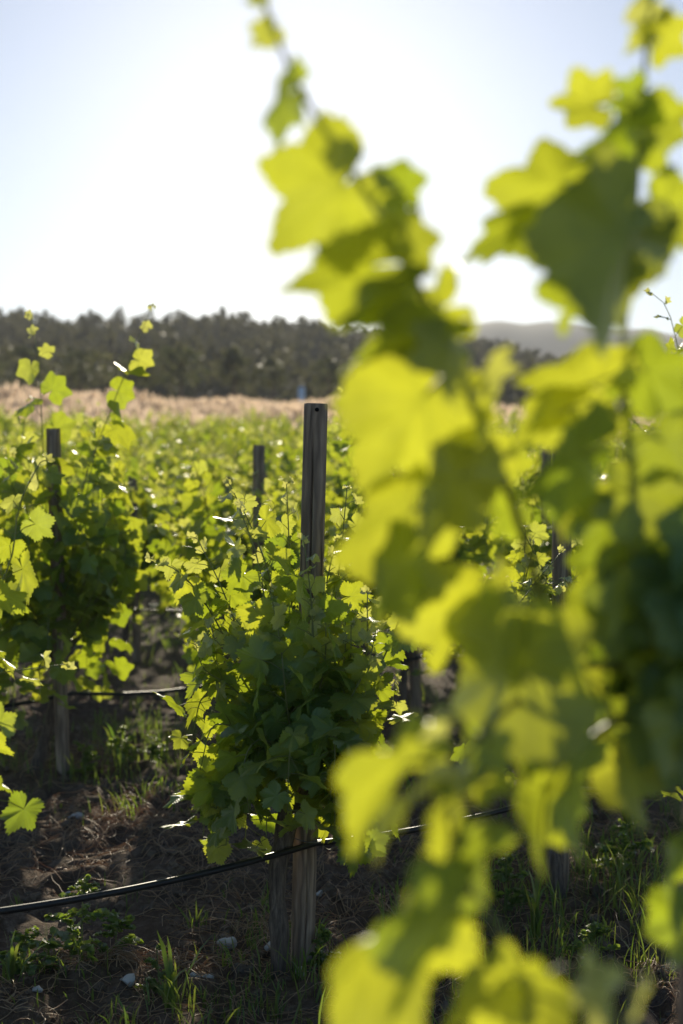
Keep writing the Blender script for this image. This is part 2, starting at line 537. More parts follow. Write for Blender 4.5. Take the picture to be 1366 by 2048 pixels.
q = np.concatenate([b0 + A([0, 1, 3, 2]), b0 + A([2, 3, 5, 4]), b0 + A([4, 5, 7, 6]), b0 + A([6, 7, 9, 8])], 1)
col = np.zeros((n * 10, 3)); col[:, 1] = np.repeat(rng.random(n), 10)
mb = MB(); mb.add(V, q.ravel(), [4] * (4 * n), None, col)
tag(mb.build("dry_grass", M_DRY), kind='stuff')


# ------------------------------------------------------------------ leaf shapes
def leaf_template(n, rings, rng, fold=.15, curl=.2, wave=.08, deep=1.0, teeth=.06, pt=.6, lobe=0):
    ang = np.radians(np.linspace(-172, 172, n))
    ctl_a = [0, 27, 54, 84, 112, 140, 162, 172]
    ctl_r = [1.0, .80 - .14 * deep, .93, .74 - .1 * deep, .80, .68, .5, .22]
    ctl_r = A(ctl_r) + lobe * A([.16, 0, .12, 0, .12, 0, 0, 0])
    ctl_r = A(ctl_r) * (1 + .06 * (rng.random(8) - .5))
    a = np.degrees(np.abs(ang))
    rr = np.zeros(n)
    for i in range(7):
        k = (a >= ctl_a[i]) & (a <= ctl_a[i + 1])
        t = (a[k] - ctl_a[i]) / (ctl_a[i + 1] - ctl_a[i]); t = t * t * (3 - 2 * t) * pt + t * (1 - pt)
        rr[k] = ctl_r[i] * (1 - t) + ctl_r[i + 1] * t
    if teeth:
        saw = np.abs(((a / 9.5 + .5 * vnoise(ang * 5, 0 * ang, 3)) % 1) - .5) * 2
        rr = rr * (1 - teeth * 1.1 + 2 * teeth * (1 - saw) * (.6 + .8 * vnoise(ang * 9, 0 * ang + 3, int(rng.integers(99)))))
    ph = rng.random() * 6.28; k1 = rng.uniform(-.3, .3)
    fr = A([0.0] + list(rings))
    vs = [np.zeros((1, 3))]; uv = [np.zeros((1, 2))]
    for f in rings:
        r = rr * f
        u = r * np.cos(ang); v = r * np.sin(ang)
        wz = fold * np.abs(v) - curl * (u.clip(0) ** 2) * .6 - curl * .5 * v * v + k1 * u * v * .4
        wz = wz + wave * f * f * np.sin(ang * 3.1 + ph) + wave * .6 * f * f * np.sin(ang * 7.3 + ph * 2)
        wz = wz - .05 * np.abs(np.sin(np.radians(a) * 3.14)) * f     # quilted between the main veins
        vs.append(np.stack([u, v, wz], 1)); uv.append(np.stack([u, v], 1))
    vs = np.concatenate(vs); uv = np.concatenate(uv) * .5 + .5
    loops = []; tot = []
    for i in range(n - 1):
        loops += [0, 1 + i, 2 + i]; tot.append(3)
    for k in range(len(rings) - 1):
        o = 1 + k * n
        for i in range(n - 1):
            loops += [o + i, o + n + i, o + n + i + 1, o + i + 1]; tot.append(4)
    return vs, A(loops), A(tot), uv


TR = np.random.default_rng(3)
T_HI = [leaf_template(145, (.3, .6, .85, 1), TR, TR.uniform(-.05, .4), TR.uniform(0, .5), .08, TR.uniform(0, .8), .085, .2, TR.uniform(.2, .8)) for _ in range(10)]
T_HIY = [leaf_template(73, (.4, .75, 1), TR, TR.uniform(.6, 1.2), TR.uniform(.2, .9), .12, TR.uniform(.6, 1.2), .08) for _ in range(4)]
T_MID = [leaf_template(37, (.5, 1), TR, TR.uniform(-.05, .4), TR.uniform(0, .5), .08, TR.uniform(0, .9), .07, .2, .5) for _ in range(8)]
T_MIDY = [leaf_template(25, (.5, 1), TR, TR.uniform(.6, 1.2), TR.uniform(.2, .8), .1, 1, .07) for _ in range(3)]
T_LOW = [leaf_template(13, (1,), TR, TR.uniform(0, .4), TR.uniform(0, .5), .1, TR.uniform(.3, 1.0), 0) for _ in range(6)]
T_BIG = [leaf_template(145, (.15, .3, .45, .6, .75, .88, 1), TR, TR.uniform(-.1, .5), TR.uniform(0, .55), .11, TR.uniform(-.1, .5), .05, .0, 1) for _ in range(10)]
LOD = {'hi': (T_HI, T_HIY), 'mid': (T_MID, T_MIDY), 'low': (T_LOW, T_LOW), 'big': (T_BIG, T_HIY)}


def put_leaf(mb, tpl, base, tip, nrm, Rr, age, rnd, mat=0, old_shade=0):
    z = unit(nrm); x = np.asarray(tip) - z * np.dot(tip, z); x = unit(x); y = np.cross(z, x)
    v, l, t, uv = tpl
    mb.add(base + (v[:, :1] * x + v[:, 1:2] * y + v[:, 2:] * z) * Rr, l, t, uv, (age, rnd, old_shade), mat)


def tendril(mb, p, dirn, L, rng, r=.0011):
    d = unit(dirn); s = unit(np.cross(d, rng.normal(size=3)))
    pts = [A(p)]; k = rng.uniform(.8, 3.0)
    a = 0
    for i in range(14):
        a += k * (i / 14) ** 2 * .5
        dd = d * math.cos(a) + s * math.sin(a) + A([0, 0, -.02])
        pts.append(pts[-1] + dd * L / 14)
    mb.tube(pts, np.linspace(r, r * .5, 15), 4, (.15, .5, 0))


def grow(mbL, mbS, mbT, pts, lod, rng, leaf=.105, gap=.062, r0=.0042, bare=.12, axis=None, tip=4, stem_mat=0, density=1.0, tend=.4):
    """one shoot: green stem along pts, alternating leaves on petioles, young ones at the tip"""
    big, young = LOD[lod]
    n = max(10, int(24 * (1 if lod != 'low' else .4)))
    P, L = spline(pts, n)
    low = lod == 'low'
    mbS.tube(P, np.linspace(r0, r0 * .33, n), 3 if low else 6, np.stack([np.repeat(np.linspace(1, 0, n), 3 if low else 6), np.zeros(n * (3 if low else 6)), np.zeros(n * (3 if low else 6))], 1), stem_mat)
    nodes = max(3, int(L * (1 - bare) / gap * density))
    az = rng.random() * 6.28
    droop = P[-1][2] < P[n // 2][2]
    for k in range(nodes):
        s = 1 - (k + .15) / nodes * (1 - bare)
        if k == 0: s = 1.0
        f = s * (n - 1); i = min(int(f), n - 2); p = P[i] + (P[i + 1] - P[i]) * (f - i)
        T = unit(P[i + 1] - P[i])
        b1 = unit(np.cross(T, A([.3, .2, 1]) if abs(T[2]) < .9 else A([1, .2, 0]))); b2 = np.cross(T, b1)
        az += math.pi + rng.normal() * .45
        B = b1 * math.cos(az) + b2 * math.sin(az)
        if axis is not None:
            o = p - axis; o[2] = 0
            if np.linalg.norm(o) > .02: B = unit(B + unit(o) * .55)
        kk = k + 3.2 if droop else k
        sz = leaf * min(1, .28 + .15 * kk / max(.6, tip / 4)) * rng.uniform(.75, 1.15)
        age = min(1, kk / tip)
        R_ = sz / 1.65
        pl = sz * rng.uniform(.45, .75)
        pd = unit(B * .85 + T * .35 + UP * .25)
        e = p + pd * pl; e[2] -= pl * .08
        mbS.tube([p, p + pd * pl * .5 + UP * pl * .03, e], [.0016, .0013, .0011] if not low else [.002, .002, .002], 3, (.4, 0, 0), stem_mat, cap=False)
        hor = A([B[0], B[1], 0]); hor = unit(hor)
        nr = hor * rng.uniform(.2, .8) + UP * rng.uniform(.1, .7) + SUNV * rng.uniform(.1, .8) + rng.normal(size=3) * .36
        tp = hor * .6 - UP * rng.uniform(.1, .95) + rng.normal(size=3) * .35
        if kk < 2 and not low:
            nr = rng.normal(size=3); tp = T + rng.normal(size=3) * .5
            put_leaf(mbL, young[rng.integers(len(young))], e, tp, nr, R_, 0 if k == 0 else .15, rng.random())
            if k == 0:
                put_leaf(mbL, young[rng.integers(len(young))], p, T + rng.normal(size=3) * .3, rng.normal(size=3), R_ * .8, 0, rng.random())
        else:
            pool = young if (age < .5 and rng.random() < .5) else big
            put_leaf(mbL, pool[rng.integers(len(pool))], e, tp, nr, R_, age, rng.random(), old_shade=.6 * max(0, (k - 3) / nodes))  # inner leaves darkened: basal thickness plus core shade painted in
        if mbT is not None and 0 < k < 7 and rng.random() < tend:
            tm = MB(); mbT.append(tm); tendril(tm, p, -B * .8 + T * .7 + rng.normal(size=3) * .3, rng.uniform(.06, .16), rng)


def rand_shoots(rng, n, h0, top, rad, drop=.3, tall=.12):
    """random shoot paths of one staked vine, base at the origin"""
    out = []
    for j in range(n):
        a = rng.random() * 6.283; c, s = math.cos(a), math.sin(a)
        z0 = h0 + rng.uniform(-.1, .12); r = rad * rng.uniform(.45, 1.1)
        if rng.random() < drop:
            out.append([(0, 0, z0), (.5 * r * c, .5 * r * s, z0 + .14), (1.05 * r * c, 1.05 * r * s, z0 + .08), (1.15 * r * c, 1.15 * r * s, z0 - rng.uniform(.05, .22) - .12 * (rad > .4))])
        else:
            zt = top * rng.uniform(.72, 1.05)
            if rng.random() < tall: zt += rng.uniform(.2, .5)
            e = rng.normal(size=2) * .09
            out.append([(0, 0, z0), (.4 * r * c, .4 * r * s, z0 + .14), (r * c, r * s, z0 + .42), (r * c * .9 + e[0] * .6, r * s * .9 + e[1] * .6, .5 * (z0 + .42 + zt)), (r * c * .9 + e[0] * 2, r * s * .9 + e[1] * 2, zt)])
    return out


def trunk_mesh(rng, h, lean=(0, 0), r=.026, sides=14, seg=16):
    mb = MB()
    t = np.linspace(0, 1, seg)
    ph = rng.random() * 6
    pts = np.stack([lean[0] * (1 - t) + .02 * np.sin(t * 5 + ph), lean[1] * (1 - t) + .02 * np.cos(t * 4 + ph), -.08 + (h + .08) * t], 1)
    rad = r * (1 + .9 * np.exp(-t * 9) + .5 * np.exp(-((t - 1) * 6) ** 2) + .12 * np.sin(t * 17 + ph))
    mb.tube(pts, rad, sides, wob=.35, rng=rng)
    # gnarled head arms
    for j in range(4):
        a = j * 1.57 + rng.random(); e = pts[-1]
        mb.tube([e - UP * .04, e + A([.05 * math.cos(a), .05 * math.sin(a), .03]), e + A([.09 * math.cos(a), .09 * math.sin(a), .08])], [r * .8, r * .6, r * .35], 8, wob=.3, rng=rng)
    return mb


def make_vine(loc, label, group, shoots, lod, rng, h=.5, lean=(0.0, 0), axis=True, leaf=.105, local=True, gap=.062, tend=.3, split=True, r=.026):
    root = empty('grapevine', loc); tag(root, label, 'grapevine', group)
    trunk_mesh(rng, h, lean, r).build('trunk', M_BARK, root)
    off = A(loc)
    ax = A([0, 0, 0.0])
    if split:
        for sh in shoots:
            lf, gp = leaf, gap
            if isinstance(sh, tuple): sh = sh[1]; lf, gp = leaf * 1.35, gap * 1.5
            sh = A(sh, ) if local else A(sh) - off
            ms, ml, mt = MB(), MB(), []
            grow(ml, ms, mt, sh, lod, rng, lf, gp, axis=ax if axis else None, tend=tend)
            so = ms.build('shoot', M_STEM, root)
            ml.build('foliage', M_LEAF, so)
            for tm in mt: tm.build('tendril', M_STEM, so)
    else:
        ms, ml = MB(), MB()
        for sh in shoots:
            if isinstance(sh, tuple): continue
            grow(ml, ms, None, A(sh), lod, rng, leaf, gap, axis=ax)
        ms.build('canes', M_STEM, root); ml.build('foliage', M_LEAF, root)
    return root


# ------------------------------------------------------------------ posts
def post_mesh(h, r, sides, seg, rng, crack=True):
    mb = MB()
    zs = np.concatenate([np.linspace(-.25, h - .004, seg), [h]])
    ang = np.arange(sides) / sides * 2 * np.pi
    vs = []
    for z in zs:
        rr = r * (1 + .025 * np.sin(ang * 2 + z * 1.3) + .02 * np.sin(ang * 3 - z * 2.1)) * (1.04 - .04 * z / h)
        if crack:
            for ac, wdt, z0, z1, dep in ((-1.72, .15, .35, h - .06, .6), (-1.38, .07, -.2, h - .45, .35), (-1.98, .06, h - .14, h + .1, .4), (-.6, .08, .2, h - .3, .4), (-2.6, .08, .5, h, .4)):
                ac2 = ac + .05 * math.sin(z * 4.1) + .03 * math.sin(z * 11)
                dd = np.abs((ang - ac2 + np.pi) % (2 * np.pi) - np.pi)
                env = max(0, min(1, (z - z0) * 6, (z1 - z) * 6))
                rr = rr * (1 - dep * env * np.clip(1 - dd / wdt, 0, 1))
        if z == h: rr = rr * .965
        vs.append(np.stack([rr * np.cos(ang), rr * np.sin(ang), np.full(sides, z)], 1))
    k = len(zs)
    i0 = (np.arange(k - 1)[:, None] * sides + np.arange(sides)[None]).ravel()
    i1 = (np.arange(k - 1)[:, None] * sides + (np.arange(sides)[None] + 1) % sides).ravel()
    q = np.concatenate([np.stack([i0, i1, i1 + sides, i0 + sides], 1).ravel(), np.arange(sides) + (k - 1) * sides])
    mb.add(np.concatenate(vs), q, [4] * len(i0) + [sides])
    return mb


PR = np.random.default_rng(31)
GP = "wooden posts staking the vines"
POST_PROTO = None


def put_post(x, y, label, lean=(0, 0), h=None, hero=False, rz=0):
    global POST_PROTO
    z = float(tz(x, y))
    if hero:
        o = post_mesh(h, .0345, 128, 60, PR).build('wooden_post', M_WOOD)
        # nail hole near the top of the side that faces the row
        mb = MB(); mb.tube([(.0042, -.0338, h - .019), (.0046, -.0362, h - .019)], [.0062, .0062], 12)
        hole = mb.build('nail_hole', M_HOLE, o); hole.scale = (1, 1, 1)
    elif POST_PROTO is None:
        o = POST_PROTO = post_mesh(1.7, .034, 56, 30, PR).build('wooden_post', M_WOOD)
    else:
        o = POST_PROTO.copy(); COL.objects.link(o)
    o.location = (x, y, z); o.rotation_euler = (lean[1], lean[0], rz)
    if not hero and h: o.scale = (1, 1, h / 1.7)
    tag(o, label, 'wooden post', GP)
    return o


# ------------------------------------------------------------------ rows
U = A([math.cos(R(40)), math.sin(R(40))]); NN = A([-U[1], U[0]])
GV = "grapevines planted in rows"
GH = "black drip hoses along the rows"
rows = {}


def hose(pts, label, r=.0095, clips=True):
    """pts: where the hose is tied (on posts); it sags between them"""
    out = []
    hr = np.random.default_rng(len(pts) * 7 + 1)
    for a, b in zip(pts[:-1], pts[1:]):
        s = hr.uniform(.025, .05)
        for t in np.linspace(0, 1, 16, endpoint=False):
            p = a * (1 - t) + b * t; out.append(p - UP * s * 4 * t * (1 - t))
    out.append(pts[-1])
    o = MB(); o.tube(A(out), r, 12)
    o = o.build('drip_hose', M_HOSE); tag(o, label, 'drip hose', GH)
    return o


# --- row A (in focus)
rA = np.random.default_rng(101)
PA = [A([-1.23, 3.42]), A([-.11, 4.2]), A([.75, 4.93]), A([1.62, 5.64]), A([2.5, 6.37])]
post_labels_A = ["wooden post half hidden behind the blurred foreground leaves, right of the sharp post",
                 "wooden post of the vine at the photo's right edge, on the sharp post's row"]
hero_post = put_post(-.118, 4.24, "sharp weathered grey post with a long crack and nail hole, rising above its vine", (R(1.4), 0), 1.70, True, 0)
put_post(.765, 4.97, post_labels_A[0], (R(.6), 0), 1.68, False, 1.0)
put_post(1.64, 5.68, post_labels_A[1], (R(-.8), 0), 1.66, False, 2.0)


def L(pts, d0):
    """shoot drawn in the photo: (px, py, offset in depth from d0)"""
    return [at(p[0], p[1], d0 + (p[2] if len(p) > 2 else 0)) for p in pts]


hd = 4.17
hero_shoots = [
    L([(590, 1560), (570, 1380, -.05), (545, 1180, -.06), (505, 1060, -.05), (457, 966, -.02)], hd),
    L([(585, 1560), (500, 1380, .0), (425, 1230, .02), (365, 1150, .0), (305, 1118, -.03)], hd),
    L([(580, 1550), (500, 1330, .08), (445, 1180, .1), (395, 1078, .1)], hd),
    L([(600, 1540), (585, 1250, .15), (578, 1080, .16), (573, 968, .14)], hd),
    L([(615, 1540), (655, 1320, .05), (680, 1120, .06), (694, 978, .04)], hd),
    L([(620, 1560), (700, 1440, -.02), (770, 1310, -.05), (822, 1172, -.06)], hd),
    L([(600, 1540), (545, 1290, -.14), (515, 1120, -.15), (480, 1020, -.14)], hd),
    L([(612, 1560), (628, 1350, -.16), (622, 1200, -.18), (608, 1085, -.18)], hd),
    L([(600, 1560), (575, 1420, -.2), (560, 1280, -.22), (540, 1180, -.2)], hd),
    L([(630, 1560), (690, 1420, -.16), (735, 1330, -.18), (752, 1260, -.18)], hd),
    L([(635, 1560), (730, 1490, .02), (780, 1420, .04), (790, 1360, .02)], hd),
    L([(590, 1560), (510, 1480, -.1), (430, 1450, -.12), (400, 1540, -.1)], hd),
    L([(585, 1540), (480, 1420, .05), (410, 1390, .05), (385, 1470, .05)], hd),
    L([(590, 1580), (520, 1560, .0), (465, 1600, .02), (452, 1690, .0)], hd),
    L([(630, 1570), (700, 1540, -.06), (735, 1570, -.08), (720, 1640, -.08)], hd),
    L([(605, 1560), (600, 1480, -.24), (580, 1500, -.3), (575, 1620, -.3)], hd),
    L([(590, 1560), (530, 1480, -.22), (490, 1520, -.26), (500, 1640, -.26)], hd),
    L([(620, 1560), (655, 1470, -.22), (670, 1500, -.26), (660, 1600, -.26)], hd),
    L([(600, 1550), (560, 1360, .24), (540, 1200, .26), (548, 1090, .24)], hd),
    L([(610, 1550), (650, 1400, .22), (700, 1270, .24), (720, 1180, .22)], hd),
    L([(600, 1500), (500, 1300, -.12), (440, 1290, -.14), (420, 1250, -.12)], hd),
    L([(600, 1400), (560, 1330, -.1), (520, 1300, -.12), (465, 1230, -.1)], hd),
    L([(610, 1420), (630, 1300, .05), (650, 1180, .04), (672, 1080, .04)], hd),
    L([(600, 1500), (470, 1380, -.06), (410, 1340, -.08), (392, 1290, -.08)], hd),
]
hx = np.random.default_rng(44)
for q_ in range(16):
    sx = hx.uniform(-190, 110); z0 = hx.uniform(-.2, .2)
    hero_shoots.append(L([(598, 1550), (598 + sx * .5, 1500 + hx.normal() * 30, z0 * .5), (598 + sx, 1540 + hx.normal() * 40, z0), (598 + sx * 1.08, 1660 + hx.uniform(-60, 50), z0)], hd))
for q_ in range(8):
    sx = hx.uniform(-190, 150); z0 = hx.uniform(-.2, .2)
    hero_shoots.append(L([(598, 1550), (598 + sx * .5, 1430, z0 * .6), (598 + sx * .95, 1330, z0), (598 + sx, hx.uniform(1180, 1270), z0)], hd))
hb = (-.150, 4.185, float(gz(-.150, 4.185)))
make_vine(hb, "sharply focused bushy grapevine on the tall cracked post, in full leaf to near the ground", GV,
          hero_shoots, 'hi', np.random.default_rng(12), 0.52, (-.05, -.02), local=False, leaf=.118, gap=.043, tend=.45, r=.0255)

# left edge vine of row A
lb = (PA[0][0], PA[0][1], float(gz(*PA[0])))
ls = rand_shoots(rA, 16, .55, 1.2, .29, .4, 0)
ls.append([(.02, 0, .55), (.22, 0, .9), (.42, -.02, 1.2), (.46, -.02, 1.38), (.51, -.02, 1.48)])
ls.append([(.0, 0, .55), (.24, -.05, .75), (.37, -.05, 1.0), (.38, -.05, 1.12)])
ls.append([(.0, 0, .55), (.2, -.1, .7), (.39, -.08, .78), (.41, -.08, .62)])
make_vine(lb, "grapevine cut by the photo's left edge, a few toothed backlit leaves and one upright tip", GV, ls, 'hi', np.random.default_rng(21), .5, leaf=.11, gap=.055, tend=.3)

# second vine of row A behind the foreground leaves
make_vine((*PA[2], float(gz(*PA[2]))), "grapevine seen in gaps between the blurred foreground leaves, right of the sharp vine", GV,
          rand_shoots(rA, 28, .55, 1.38, .33, .3, .1), 'hi', np.random.default_rng(22), .5, leaf=.105, gap=.058)
# third vine, right edge
d3 = 5.55
rs = [[(A(p) - A([PA[3][0], PA[3][1], 0])) for p in L(pts, d3)] for pts in (
    [(1440, 1300), (1400, 980), (1366, 740), (1348, 650), (1332, 600), (1302, 573)],
    [(1440, 1300), (1390, 1030), (1338, 925), (1290, 858), (1252, 805)],
    [(1450, 1300), (1380, 1080), (1330, 1000, -.1), (1290, 960, -.1)],
    [(1450, 1300), (1370, 1180), (1310, 1120, .1), (1280, 1060, .1)],
    [(1450, 1300), (1390, 1150), (1370, 900, .1), (1362, 790, .1)])]
rs += rand_shoots(rA, 14, .55, 1.35, .3, .3, .1)
make_vine((*PA[3], float(gz(*PA[3]))), "grapevine at the photo's right edge sending one thin shoot up against the sky", GV, rs, 'hi', np.random.default_rng(23), .5, leaf=.105, gap=.062)
put_post(PA[0][0] - .02, PA[0][1] + .05, "wooden post inside the vine cut by the photo's left edge", (R(-1), 0), 1.35)

off = A([U[1], -U[0]]) * .060
hz = []
for p in [A([-2.2, 2.5]), A([-1.07, 3.5]), A([-.118, 4.24]), A([.765, 4.97]), A([1.64, 5.68]), A([2.5, 6.4])]:
    q = p + off; hz.append(A([q[0], q[1], .395]))
hA = hose(hz, "nearest black drip hose, sagging across the bottom and tied to the sharp post")
mb = MB()
aa = np.linspace(0, 6.28, 20)
cpt = A([-.104, 4.212, .405])
mb.tube(np.stack([-.104 + .052 * np.cos(aa), 4.227 + .066 * np.sin(aa), .408 + .006 * np.sin(aa * 2)], 1), .0016, 5)
mb.build('wire_tie', M_WIRE, hA)

# --- vine prototypes for the rows behind
midp = []
for k in range(5):
    r_ = np.random.default_rng(200 + k)
    midp.append(rand_shoots(r_, 34, .62, 1.55, .44, .27, .12))
lowp = []
for k in range(7):
    r_ = np.random.default_rng(300 + k)
    lowp.append(rand_shoots(r_, 22, .62, 1.55, .5, .25, .36))

# --- row C, softly blurred
rC = np.random.default_rng(77)
PC = [A([-2.3, 6.45]), A([-1.42, 7.1]), A([-.5, 7.85]), A([.43, 8.55]), A([1.3, 9.2]), A([2.15, 9.9]), A([3.0, 10.6])]
labC = [("grapevine of the second row just outside the left edge", "wooden post of the second row just outside the left edge"),
        ("blurred grapevine at left with two tall shoots rising in front of the wooded hill", "dark leaning post at left, inside the vine with two tall shoots"),
        ("blurred grapevine around the shorter post just left of the sharp post", "shorter blurred post just left of the sharp cracked post"),
        ("blurred grapevine behind the right side of the sharp vine", "dark post low behind the right side of the sharp vine"),
        ("grapevine of the second row behind the foreground leaves' right half", "post of the second row hidden behind the foreground leaves"),
        ("grapevine of the second row behind the dark foreground mass", "post of the second row behind the dark foreground mass"),
        ("last grapevine of the second row at the right edge", "last post of the second row at the right edge")]
for i, p in enumerate(PC):
    sh = list(midp[i % 5])
    loc = (p[0], p[1], float(gz(*p)))
    if i == 1:
        d1 = 7.05
        for pts in ([(112, 1250), (95, 1050, -.1), (84, 860, -.12), (78, 730, -.12), (62, 634, -.1)],
                    [(125, 1250), (165, 980, -.05), (222, 820, -.05), (262, 715, -.03), (302, 618, 0)],
                    [(120, 1250), (60, 1050, -.1), (40, 930, -.1), (55, 800, -.1)],
                    [(120, 1250), (150, 1100, -.15), (185, 930, -.15), (200, 850, -.15)]):
            sh.append(('tall', [q - A(loc) for q in L(pts, d1)]))
    make_vine(loc, labC[i][0], GV, sh + (midp[(i + 2) % 5][:4] if i == 1 else []), 'mid', np.random.default_rng(400 + i), .58, lean=(-.10, 0), leaf=.13, gap=.062, tend=.2)
    ln = (R(-2.2), 0) if i == 1 else (R(rC.normal() * 1.2), 0)
    put_post(p[0] + (.05 if i == 1 else .03), p[1] + (-.13 if i == 1 else .06), labC[i][1], ln, 1.72 if i == 1 else 1.66, False, i * 1.1)
hz = [A([p[0] + .03 + off[0], p[1] + .06 + off[1], .40]) for p in PC]
hz = [hz[0] - A([.9, .7, 0])] + hz
hose(hz, "black drip hose of the second row, crossing left behind the sharp vine")

# --- rows further back
ordw = {2: 'third', 3: 'fourth', 4: 'fifth', 5: 'sixth', 6: 'seventh', 7: 'eighth', 8: 'ninth', 9: 'tenth', 10: 'eleventh', 11: 'twelfth', 12: 'thirteenth', 13: 'fourteenth'}
protos = []
rF = np.random.default_rng(55)
nvine = 0
for k in range(2, 14):
    o0 = 6.35 + 3.08 * (k - 1)
    hz = []
    ph = float(A([-1.56, 11.0]) @ U) if k == 2 else .31 * k
    for j in range(-60, 60):
        p = U * (j * 1.14 + ph + rF.normal() * .04) + NN * o0
        if p[1] < 7 or p[1] > 47: continue
        if abs(p[0]) > .245 * p[1] + .7: continue
        z = float(tz(*p)); near = k <= 2
        lab = f"grapevine in the {ordw[k]} row back, one of many blurred leafy vines alike"
        if near:
            i = len(hz)
            pl = ["at the left edge", "with a bare forked trunk left of the sharp vine", "hidden between the sharp vine and the shorter post",
                  "behind the sharp vine's post", "behind the foreground shoots", "behind the right foreground shoots", "at the right"][min(i, 6)]
            root = make_vine((p[0], p[1], z), f"blurred grapevine of the third row {pl}", GV, midp[(i + 2) % 5], 'mid', np.random.default_rng(500 + i), 0.58, lean=(-.13, 0), leaf=.135, gap=.066, split=False)
            put_post(p[0] + .03, p[1] + .05, f"blurred post of the third row {pl}", (R(rF.normal()), 0), 1.45, False, i * .9)
        else:
            if len(protos) < 7:
                root = make_vine((0, 0, 0), "x", GV, lowp[len(protos)], 'low', np.random.default_rng(600 + len(protos)), .5, leaf=.145, gap=.062, split=False)
                protos.append(root)
            else:
                root = copy_tree(protos[int(rF.integers(7))])
            root.location = (p[0], p[1], z); root.rotation_euler = (0, 0, rF.random() * 6.28)
            s = rF.uniform(.9, 1.1); root.scale = (s, s, s * rF.uniform(.9, 1.1))
            root['label'] = lab
            if rF.random() < .75:
                put_post(p[0] + .03, p[1] + .05, f"wooden post in the {ordw[k]} row back, mostly sunk among blurred leaves", (R(rF.normal() * 1.3), R(rF.normal())), rF.uniform(1.1, 1.42), False, rF.random() * 6)
        hz.append(A([p[0] + .05, p[1], z + .41])); nvine += 1
    if len(hz) > 1 and k <= 5:
        hose(hz, f"black drip hose of the {ordw[k]} row back, low among the blurred trunks", .009)
print("vines behind", nvine)

# ------------------------------------------------------------------ foreground vine (row B), far out of focus
FB = A([.40, 1.56]); fb = (FB[0], FB[1], 0.0)
froot = tag(empty('grapevine', fb), "huge blurred foreground grapevine filling the right half with glowing leaves", 'grapevine', GV)
fo = A(fb)
rB = np.random.default_rng(909)
trunk_mesh(rB, .78, (.0, 0), .034).build('trunk', M_BARK, froot)


def big_leaf(mb, ms, E, T, w, d, node=None, age=1, rnd=None, old_shade=0, k=None, sg=None):
    """leaf seen from its back end E to its tip T (photo pixels), w pixels wide, turned about its midrib"""
    e = at(*E, d) - fo; t_ = at(*T, d) - fo
    J = e + (t_ - e) * .30
    Ln = np.linalg.norm(t_ - J); w *= 1.1; R_ = Ln / 1.03
    t = unit(t_ - J)
    full = 1.72 * R_ / d * FP
    ph = math.acos(min(1, max(.12, w / full)))
    sg = (1 if rB.random() < .5 else -1) if sg is None else sg
    Y = A([0, 1.0, 0]); sv = unit(np.cross(t, Y))
    t = unit(t + Y * rB.uniform(-.3, .3))
    n = Y * math.cos(ph) + sv * sg * math.sin(ph)
    if n[2] < -.25: n = Y * math.cos(ph) - sv * sg * math.sin(ph)
    tp = T_BIG[int(rB.integers(10)) if k is None else k]
    z = unit(n - t * np.dot(n, t)); y = np.cross(z, t)
    v, l, tt, uv = tp
    mb.add(J + (v[:, :1] * t + v[:, 1:2] * y + v[:, 2:] * z) * R_, l, tt, uv, (age, rB.random() if rnd is None else rnd, old_shade))  # last tone value, set per leaf: thickness together with painted shade
    if node is not None:
        q = at(*node) - fo
        m_ = (q + J) / 2 + A([0, .01, .012])
        ms.tube([q, m_, J], [.0022, .0018, .0015], 6, (.4, 0, 0), cap=False)


def fshoot(path, leaves, r0=.0052, tend=()):
    ms, ml, mt = MB(), MB(), []
    P, _ = spline([at(*p) - fo for p in path], 40)
    c = np.zeros((40 * 8, 3)); c[:, 0] = np.repeat(np.linspace(1, 0, 40), 8)
    ms.tube(P, np.linspace(r0, r0 * .35, 40), 8, c)
    dense = []
    for a, b in zip(path[:-1], path[1:]):
        for t in np.linspace(0, 1, 8, endpoint=False): dense.append(tuple(a[i] * (1 - t) + b[i] * t for i in range(3)))
    dense.append(path[-1])
    for lf in leaves:
        ex, ey, tx, ty, w_ = lf[:5]
        kw = dict(lf[5]) if len(lf) > 5 else {}
        bx, by = ex + (tx - ex) * .3, ey + (ty - ey) * .3
        nd = min(dense, key=lambda p: (p[0] - bx) ** 2 + (p[1] - by) ** 2)
        dd = nd[2] + kw.pop('dz', -.01)
        if math.hypot(nd[0] - bx, nd[1] - by) > 210: nd = None
        big_leaf(ml, ms, (ex, ey), (tx, ty), w_, dd, nd, **kw)
    for (px, py, d, ang) in tend:
        tm = MB(); mt.append(tm)
        tendril(tm, at(px, py, d) - fo, A([math.cos(R(ang)), -.1, math.sin(R(ang))]), .12, rB, .0014)
    so = ms.build('shoot', M_STEM, froot)
    ml.build('foliage', M_LEAF, so)
    for tm in mt: tm.build('tendril', M_STEM, so)


Y_ = dict(rnd=.95)
